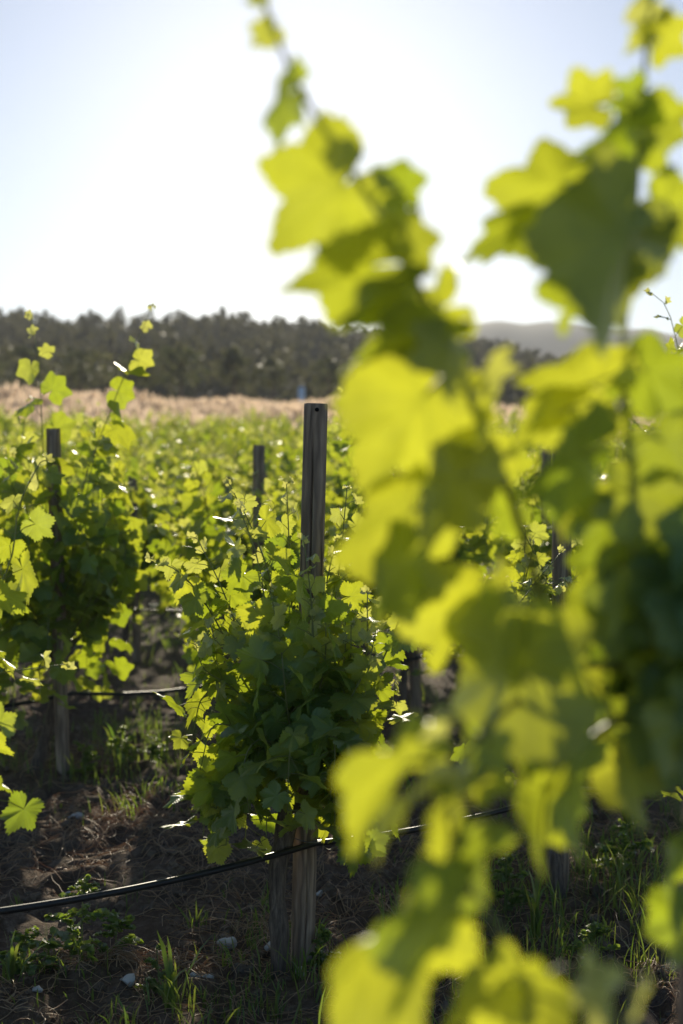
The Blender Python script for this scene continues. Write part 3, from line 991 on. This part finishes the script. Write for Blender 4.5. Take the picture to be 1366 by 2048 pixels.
# left shoot
fshoot([(1120, 1330, 1.46), (1030, 1020, 1.38), (960, 850, 1.34), (905, 705, 1.30), (850, 600, 1.28), (795, 490, 1.27), (740, 400, 1.26), (665, 285, 1.25), (592, 165, 1.25), (552, 70, 1.25), (512, -40, 1.25)], [
    (535, -14, 486, -2, 26, dict(age=.6)),
    (556, 50, 496, 84, 50, dict(age=.7)),
    (606, 160, 500, 262, 60, dict(age=.8)),
    (745, 325, 545, 478, 255, dict(k=2, rnd=.8)),
    (700, 335, 662, 278, 85, dict(dz=-.05, old_shade=0.22)),
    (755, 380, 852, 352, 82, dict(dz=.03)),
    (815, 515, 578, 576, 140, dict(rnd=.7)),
    (840, 565, 640, 630, 62, dict(dz=-.05, old_shade=0.38)),
    (785, 455, 862, 545, 92, dict(old_shade=0.38)),
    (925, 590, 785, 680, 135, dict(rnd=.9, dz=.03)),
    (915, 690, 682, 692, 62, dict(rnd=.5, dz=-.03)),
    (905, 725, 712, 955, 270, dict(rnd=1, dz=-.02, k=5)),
    (905, 655, 898, 805, 112, dict(old_shade=0.52, dz=-.08)),
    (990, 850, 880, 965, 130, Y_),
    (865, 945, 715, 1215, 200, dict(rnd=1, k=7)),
    (945, 885, 855, 1115, 145, dict(old_shade=0.52, dz=-.1)),
    (840, 1080, 735, 1245, 120, dict(old_shade=0.45, dz=-.06)),
    (962, 795, 1000, 692, 58, dict(age=.2)),
    (1050, 1000, 985, 1075, 90, dict(dz=.04)),
])
# right shoot
fshoot([(1300, 1300, 1.46), (1262, 980, 1.42), (1245, 730, 1.40), (1258, 560, 1.39), (1268, 450, 1.38), (1278, 310, 1.37), (1290, 130, 1.37), (1305, -40, 1.37)], [
    (1325, 2, 1245, 18, 36, dict(age=.3)),
    (1292, 95, 1375, 42, 85, Y_),
    (1305, 82, 1248, 94, 24, dict(age=.6)),
    (1222, 216, 1102, 203, 78, Y_),
    (1292, 182, 1218, 218, 52),
    (1308, 250, 1138, 322, 80),
    (1275, 300, 1385, 200, 105, dict(rnd=.6)),
    (1190, 370, 968, 368, 150, dict(rnd=.8, k=3)),
    (1150, 452, 900, 476, 74),
    (1235, 385, 1060, 485, 115, dict(old_shade=0.38, dz=-.06)),
    (1310, 385, 1138, 682, 270, dict(old_shade=0.49, dz=-.16, k=4)),
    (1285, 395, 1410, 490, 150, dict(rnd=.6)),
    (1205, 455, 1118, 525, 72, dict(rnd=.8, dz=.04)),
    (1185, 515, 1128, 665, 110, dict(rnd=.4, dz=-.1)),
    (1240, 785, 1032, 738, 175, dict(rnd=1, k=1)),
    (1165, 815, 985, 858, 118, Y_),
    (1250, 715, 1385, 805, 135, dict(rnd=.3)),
    (1215, 870, 1030, 1000, 150, dict(old_shade=0.45, dz=-.06)),
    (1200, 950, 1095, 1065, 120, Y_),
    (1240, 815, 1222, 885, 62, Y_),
    (1235, 1000, 1180, 1130, 130, dict(old_shade=0.45)),
    (1300, 850, 1385, 960, 150, dict(old_shade=0.45)),
    (1290, 930, 1240, 1090, 170, dict(old_shade=0.60)),
    (1060, 900, 985, 940, 70, dict(dz=.05, rnd=.8)),
])
# low arching shoot
fshoot([(1290, 1340, 1.46), (1180, 1330, 1.40), (1080, 1370, 1.32), (960, 1470, 1.22), (900, 1580, 1.17), (915, 1720, 1.14), (990, 1850, 1.12), (1045, 1950, 1.11), (1060, 2080, 1.11)], [
    (980, 1140, 872, 1350, 155, dict(rnd=1, dz=.05)),
    (1030, 1200, 995, 1580, 200, dict(old_shade=.1, k=6)),
    (1060, 1220, 1030, 1375, 120, dict(old_shade=.3, dz=-.05)),
    (985, 1460, 960, 1560, 90, dict(dz=.04)),
    (870, 1475, 672, 1645, 150, dict(rnd=.9, dz=-.03)),
    (885, 1535, 715, 1690, 90, dict(age=.35, dz=-.06)),
    (900, 1420, 835, 1480, 60, dict(age=.2)),
    (908, 1585, 815, 1725, 90, Y_),
    (945, 1600, 1055, 1570, 66, Y_),
    (950, 1635, 825, 1850, 135, dict(old_shade=0.22)),
    (870, 1790, 632, 2040, 255, dict(rnd=1, k=8)),
    (950, 1755, 790, 2020, 135, dict(dz=-.05)),
    (1045, 1950, 880, 2035, 175, dict(rnd=.9)),
    (1035, 1925, 1140, 2075, 140, dict(rnd=.9)),
    (1210, 1920, 1188, 2070, 46, dict(age=.15)),
    (1290, 1960, 1240, 2080, 50, dict(age=.15)),
], .0046, [(950, 1480, 1.22, 130)])
# middle shoots to the right of it
fshoot([(1310, 1400, 1.48), (1220, 1450, 1.42), (1130, 1520, 1.36), (1090, 1600, 1.33), (1085, 1700, 1.32)], [
    (1100, 1520, 1050, 1730, 150, dict(rnd=.6)),
    (1160, 1490, 1115, 1705, 115, dict(old_shade=0.45, dz=-.04)),
    (1228, 1470, 1262, 1645, 155, dict(rnd=1, dz=.03)),
    (1110, 1400, 1030, 1500, 110, dict(rnd=.7)),
    (1170, 1380, 1090, 1470, 130, dict(old_shade=0.22)),
    (1150, 1260, 1060, 1330, 110, dict(rnd=.8)),
    (1300, 1245, 1242, 1338, 78, dict(rnd=1, dz=.05)),
    (1215, 1180, 1120, 1270, 120, dict(old_shade=0.30)),
    (1190, 1330, 1170, 1420, 80, Y_),
])
fshoot([(1320, 1500, 1.5), (1350, 1600, 1.45), (1385, 1720, 1.42), (1400, 1850, 1.4)], [
    (1365, 1640, 1340, 1840, 100, dict(rnd=.2)),
    (1395, 1790, 1360, 1930, 120, dict(rnd=.2)),
])
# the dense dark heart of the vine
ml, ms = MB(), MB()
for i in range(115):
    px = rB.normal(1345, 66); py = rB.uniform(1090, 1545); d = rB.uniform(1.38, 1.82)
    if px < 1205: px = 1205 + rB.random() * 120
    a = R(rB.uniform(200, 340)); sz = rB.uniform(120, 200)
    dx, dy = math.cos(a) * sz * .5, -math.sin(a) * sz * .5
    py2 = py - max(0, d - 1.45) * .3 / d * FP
    big_leaf(ml, ms, (px - dx, py2 - dy), (px + dx, py2 + dy), sz * rB.uniform(.5, 1.05), d, None, old_shade=.7)  # shade of the crowded heart painted into every leaf's colour
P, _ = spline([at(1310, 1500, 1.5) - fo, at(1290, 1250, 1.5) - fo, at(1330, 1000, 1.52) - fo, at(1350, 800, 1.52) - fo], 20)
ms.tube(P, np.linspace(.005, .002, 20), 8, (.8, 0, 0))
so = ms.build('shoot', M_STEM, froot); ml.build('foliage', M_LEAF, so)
put_post(.385, 1.60, "dark blurred post at the right edge of the bottom, holding the foreground vine", (R(2.6), 0), 1.42, False, .5)

# ------------------------------------------------------------------ ground cover
rng = np.random.default_rng(17)


def blades(mb, bx, by, n, spread, h, rng, wd=.0035, lean=.6, z=None):
    x = bx + rng.normal(size=n) * spread; y = by + rng.normal(size=n) * spread
    z = gz(x, y) - .006
    hh = h * rng.uniform(.45, 1.15, n); an = rng.random(n) * 6.283; ln = hh * lean * rng.random(n)
    w_ = wd * rng.uniform(.6, 1.5, n); ya = rng.random(n) * 3.14
    P = []
    for f, wf in ((0, .8), (.4, 1), (.75, .75), (1, .05)):
        cx = x + np.cos(an) * ln * f ** 1.8; cy = y + np.sin(an) * ln * f ** 1.8; cz = z + hh * (f - .28 * lean * f ** 3)
        P.append(np.stack([cx - np.cos(ya) * w_ * wf, cy - np.sin(ya) * w_ * wf, cz], 1))
        P.append(np.stack([cx + np.cos(ya) * w_ * wf, cy + np.sin(ya) * w_ * wf, cz], 1))
    V = np.stack(P, 1).reshape(-1, 3); b0 = np.arange(n)[:, None] * 8
    q = np.concatenate([b0 + A([0, 1, 3, 2]), b0 + A([2, 3, 5, 4]), b0 + A([4, 5, 7, 6])], 1)
    col = np.zeros((n * 8, 3)); col[:, 1] = np.repeat(rng.random(n), 8)
    mb.add(V, q.ravel(), [4] * (3 * n), None, col)


def gpx(px, py):
    d = HC * FP / (py - 955); return A([(px - 683) / FP * d, d])


mb = MB()
# scattered tufts, thicker towards the back
for k in range(620):
    d = 3.2 + 20 * rng.random() ** 1.2; x = rng.uniform(-.29, .29) * d + rng.normal() * .1
    if vnoise(x * .9, d * .9, 33) < .42 and d < 9: continue
    blades(mb, x, d, int(rng.integers(4, 16)), rng.uniform(.02, .1), rng.uniform(.05, .17), rng, .0014 + .0003 * d)
for (px, py, sx, sy, cnt, h) in [(240, 1540, 120, 60, 75, .22), (310, 1490, 80, 50, 40, .22), (330, 1290, 90, 20, 40, .25), (1150, 1880, 140, 90, 110, .22), (1240, 1740, 90, 60, 60, .2), (1060, 1850, 50, 60, 16, .27),
                                 (60, 1980, 70, 40, 22, .13), (470, 2020, 120, 20, 22, .14), (700, 2000, 80, 30, 16, .12), (380, 1340, 90, 25, 24, .22), (60, 1560, 50, 30, 12, .22),
                                 (1300, 1900, 50, 80, 22, .2), (880, 1980, 90, 40, 14, .15), (160, 1820, 80, 20, 6, .1), (620, 1880, 50, 20, 6, .13)]:
    for j in range(int(cnt * .6)):
        g = gpx(px + rng.normal() * sx, max(1150, py + rng.normal() * sy))
        blades(mb, g[0], g[1], int(rng.integers(4, 14)), rng.uniform(.012, .06), h * rng.uniform(.3, 1.05), rng, .0018)
tag(mb.build("grass", M_GRASS), kind='stuff')

# tangled straw and dead stems
mb = MB()
for k in range(5200):
    d = 2.9 + 7 * rng.random() ** 1.4; x = rng.uniform(-.3, .3) * d
    if vnoise(x * 1.3, d * 1.3, 44) + .3 * rng.random() < .55: continue
    Ls = rng.uniform(.05, .26); an = rng.random() * 6.28; cv = rng.normal() * 2.2
    n = 6; t = np.linspace(0, 1, n)
    a = an + cv * t
    xx = x + np.cumsum(np.cos(a)) * Ls / n; yy = d + np.cumsum(np.sin(a)) * Ls / n
    zz = gz(xx, yy) + .004 + .03 * rng.random() * np.sin(t * 3.14 * rng.uniform(.5, 1.2))
    mb.tube(np.stack([xx, yy, zz], 1), rng.uniform(.0008, .0020), 3, (0, rng.random(), 0), cap=False)
for (px, py, cnt) in [(260, 1660, 90), (300, 1640, 60), (120, 1720, 50), (190, 1950, 70), (330, 1960, 60), (420, 1780, 60), (680, 1850, 40), (760, 1720, 40), (1150, 1700, 40), (480, 1880, 50)]:
    for j in range(cnt):
        g = gpx(px + rng.normal() * 60, py + rng.normal() * 22)
        Ls = rng.uniform(.08, .3); a = rng.choice([.3, 2.6]) + rng.normal() * .5 + rng.normal() * 1.5 * np.linspace(0, 1, 6)
        xx = g[0] + np.cumsum(np.cos(a)) * Ls / 6; yy = g[1] + np.cumsum(np.sin(a)) * Ls / 6
        zz = gz(xx, yy) + .006 + .05 * rng.random() * np.sin(np.linspace(0, 3.1, 6))
        mb.tube(np.stack([xx, yy, zz], 1), rng.uniform(.0009, .002), 3, (0, rng.random(), 0), cap=False)
tag(mb.build("dry_straw", M_STRAW), kind='stuff')

# clods of tilled earth
import bmesh
def rock(rng, sub=2):
    bm = bmesh.new(); bmesh.ops.create_icosphere(bm, subdivisions=sub, radius=1)
    v = A([x.co[:] for x in bm.verts]); f = [[x.index for x in p.verts] for p in bm.faces]; bm.free()
    for j in range(9):
        n_ = unit(rng.normal(size=3)); dd = v @ n_; cut = rng.uniform(.45, .85)
        v = v - np.outer(np.clip(dd - cut, 0, 1), n_) * .85
    v = v * (1 + .10 * (vnoise(v[:, 0] * 3 + v[:, 2] * 2, v[:, 1] * 3, int(rng.integers(999)))[:, None] - .5) * 2)
    v = v * A([1, rng.uniform(.65, 1), rng.uniform(.5, .8)])
    return v, A(f).ravel(), [3] * len(f)


def crumb(rng):
    v, l, t = rock(rng, 3)
    k = 1 + .55 * (vnoise(v[:, 0] * 2.6 + 9, v[:, 1] * 2.6 + v[:, 2] * 3, int(rng.integers(999))) - .5) + .4 * (vnoise(v[:, 0] * 7, v[:, 1] * 7 + v[:, 2] * 6, int(rng.integers(999))) - .5)
    return v * k[:, None], l, t


RK = [crumb(rng) for _ in range(10)]
mb = MB()
for k in range(2600):
    d = 2.9 + 7 * rng.random() ** 1.5; x = rng.uniform(-.3, .3) * d
    if vnoise(x * 1.6, d * 1.6, 66) + .35 * rng.random() < .6: continue
    s = .005 + .030 * rng.random() ** 2.6
    v, l, t = RK[int(rng.integers(10))]
    a = rng.random() * 6.28; c, s_ = math.cos(a), math.sin(a)
    v = v @ A([[c, s_, 0], [-s_, c, 0], [0, 0, 1]]) * s
    mb.add(v + A([x, d, float(gz(x, d)) + s * .15]), l, t)
tag(mb.build("clods", M_CLOD, smooth=False), kind='stuff')

GS = "pale stones lying on the soil"
for i, (px, py, w_, lab) in enumerate([
    (252, 2006, 44, "angular pale stone lying low at the bottom, left of the dry grass strands"),
    (390, 1984, 26, "small pale stone beside its twin, right of the angular stone"),
    (415, 1988, 28, "pale stone with a flat face, right one of two close together"),
    (450, 1900, 46, "broad buff stone half buried left of the sharp vine's trunk"),
    (542, 1915, 34, "grey blue stone just left of the sharp vine's trunk foot"),
    (601, 1972, 34, "white wedge shaped stone against the foot of the sharp post"),
    (148, 1650, 32, "rounded pale stone at left on the dark soil beyond the nearest hose"),
    (366, 1730, 22, "small pale stone on the soil between the nearest hose and the left clods"),
    (132, 1806, 20, "small grey stone just above the nearest hose at left"),
    (478, 1944, 11, "tiny white pebble left of the trunk, left one of a pair"),
    (504, 1946, 12, "tiny white pebble left of the trunk, right one of a pair"),
    (70, 2030, 22, "grey stone in the bottom left corner"),
    (320, 1905, 16, "small stone under the ferny weed's right side"),
    (640, 1800, 18, "small stone right of the sharp post beyond its foot"),
]):
    g = gpx(px, py); z = float(gz(*g)); g_r = np.random.default_rng(700 + i)
    v, l, t = rock(g_r, 3)
    s = w_ / FP * g[1] / 1.8
    mb = MB(); mb.add(v * s, l, t)
    o = mb.build('stone', M_STONE, smooth=False); o.location = (g[0], g[1], z + s * .25); o.rotation_euler = (0, 0, g_r.random() * 6)
    tag(o, lab, 'stone', GS)


def weed(px, py, h, label, seed, spread=.5, leafy=1.0):
    g_r = np.random.default_rng(seed); g = gpx(px, py)
    root = empty('weed_plant', (g[0], g[1], float(gz(*g)) - .005)); tag(root, label, 'weed', "leafy weeds on the soil")
    ms, ml = MB(), MB()
    tpl = leaf_template(9, (1,), g_r, .1, .2, .05, .2, 0)
    top = A([g_r.normal() * .1 * h, g_r.normal() * .1 * h, h])
    P, _ = spline([(0, 0, 0), top * .5 + g_r.normal(size=3) * .03 * h, top], 12)
    ms.tube(P, np.linspace(.003, .001, 12), 5, (.3, 0, 0))
    for j in range(int(16 * leafy)):
        f = g_r.uniform(.1, 1); p = P[int(f * 11)]
        a = g_r.random() * 6.28; Lb = h * spread * (1.1 - f) * g_r.uniform(.6, 1.1) + .02
        dr = unit(A([math.cos(a), math.sin(a), g_r.uniform(.2, .8)]))
        e = p + dr * Lb + A([0, 0, -.15 * Lb])
        B = np.linspace(0, 1, 7)[:, None]
        br = p * (1 - B) + e * B + UP * (.12 * Lb * np.sin(B * 3.14))
        ms.tube(br, np.linspace(.0012, .0006, 7), 3, (.2, 0, 0), cap=False)
        sd = unit(np.cross(dr, UP))
        for q_ in range(1, 7):
            for sg in (-1, 1):
                for u_ in range(2):
                    s = .10 * Lb + .005
                    tp = sd * sg * g_r.uniform(.6, 1) + dr * g_r.uniform(.3, .9) + g_r.normal(size=3) * .25
                    put_leaf(ml, tpl, br[q_] + g_r.normal(size=3) * .003, tp, UP + g_r.normal(size=3) * .5, s * g_r.uniform(.7, 1.2), 1, g_r.random())
    ms.build('stem', M_STEM, root); ml.build('foliage', M_WEED, root)


weed(163, 1962, .27, "upright ferny weed in front of the nearest hose at left, catching the sun", 1, .55)
weed(225, 1950, .16, "lower ferny weed just right of the upright one", 2, .6)
weed(645, 1950, .13, "small leafy weed right against the foot of the sharp post", 3, .4)
weed(40, 1990, .14, "low feathery weed in the bottom left corner", 4, .7)
weed(250, 1560, .2, "bushy weed on the ground left of the sharp vine's lower leaves", 5, .6)
weed(300, 1570, .16, "low weed nearer the sharp vine, beside the bushy weed", 6, .6)
weed(1010, 1830, .2, "dark weed beneath the low blurred foreground shoot", 7, .6)
weed(1250, 1760, .2, "weed with long leaves at the right between grass clumps", 8, .6)
weed(170, 1560, .18, "weed at the foot of the left leaning post", 9, .6)
weed(320, 2010, .16, "thin weed standing right of the angular stone", 10, .3, .6)
weed(1180, 1960, .16, "weed at the lower right before the blurred post", 11, .6)

# broad grass plants that stand out singly
for i, (px, py, n_, h, lab) in enumerate([
    (243, 1545, 9, .33, "bright backlit broad grass plant left of the sharp vine beyond the hose"),
    (322, 1530, 6, .32, "single tall grass blades close to the sharp vine's left side"),
    (1075, 1880, 16, .30, "dense upright grass clump below the blurred low shoot"),
    (1260, 1690, 14, .26, "spreading grass clump right of the small reddish bare patch"),
    (335, 2040, 10, .22, "grass plant at the bottom right of the angular stone"),
    (20, 2010, 10, .2, "arching grass plant at the bottom left corner"),
    (560, 1880, 6, .16, "broad arching grass blades left of the sharp vine's trunk"),
]):
    g = gpx(px, py); mb = MB()
    blades(mb, g[0], g[1], n_, .012, h, np.random.default_rng(800 + i), .006, .7)
    o = mb.build('grass_clump', M_GRASS); tag(o, lab, 'grass clump', "grass clumps standing singly")

# ------------------------------------------------------------------ haze
def box(name, x0, x1, y0, y1, z0, z1, m):
    mb = MB()
    v = [(x, y, z) for z in (z0, z1) for y in (y0, y1) for x in (x0, x1)]
    mb.add(v, [0, 2, 3, 1, 4, 5, 7, 6, 0, 1, 5, 4, 2, 6, 7, 3, 0, 4, 6, 2, 1, 3, 7, 5], [4] * 6)
    return mb.build(name, m, smooth=False)


mh = bpy.data.materials.new("haze_air"); mh.use_nodes = True
t = mh.node_tree; t.nodes.clear()
out = t.nodes.new('ShaderNodeOutputMaterial'); pv = t.nodes.new('ShaderNodeVolumePrincipled')
pv.inputs['Color'].default_value = (.93, .95, 1.0, 1); pv.inputs['Density'].default_value = .0004
pv.inputs['Anisotropy'].default_value = .2
t.links.new(pv.outputs[0], out.inputs['Volume'])
tag(box("haze", -960, 960, -12, 1700, -14, 175, mh), kind='stuff')
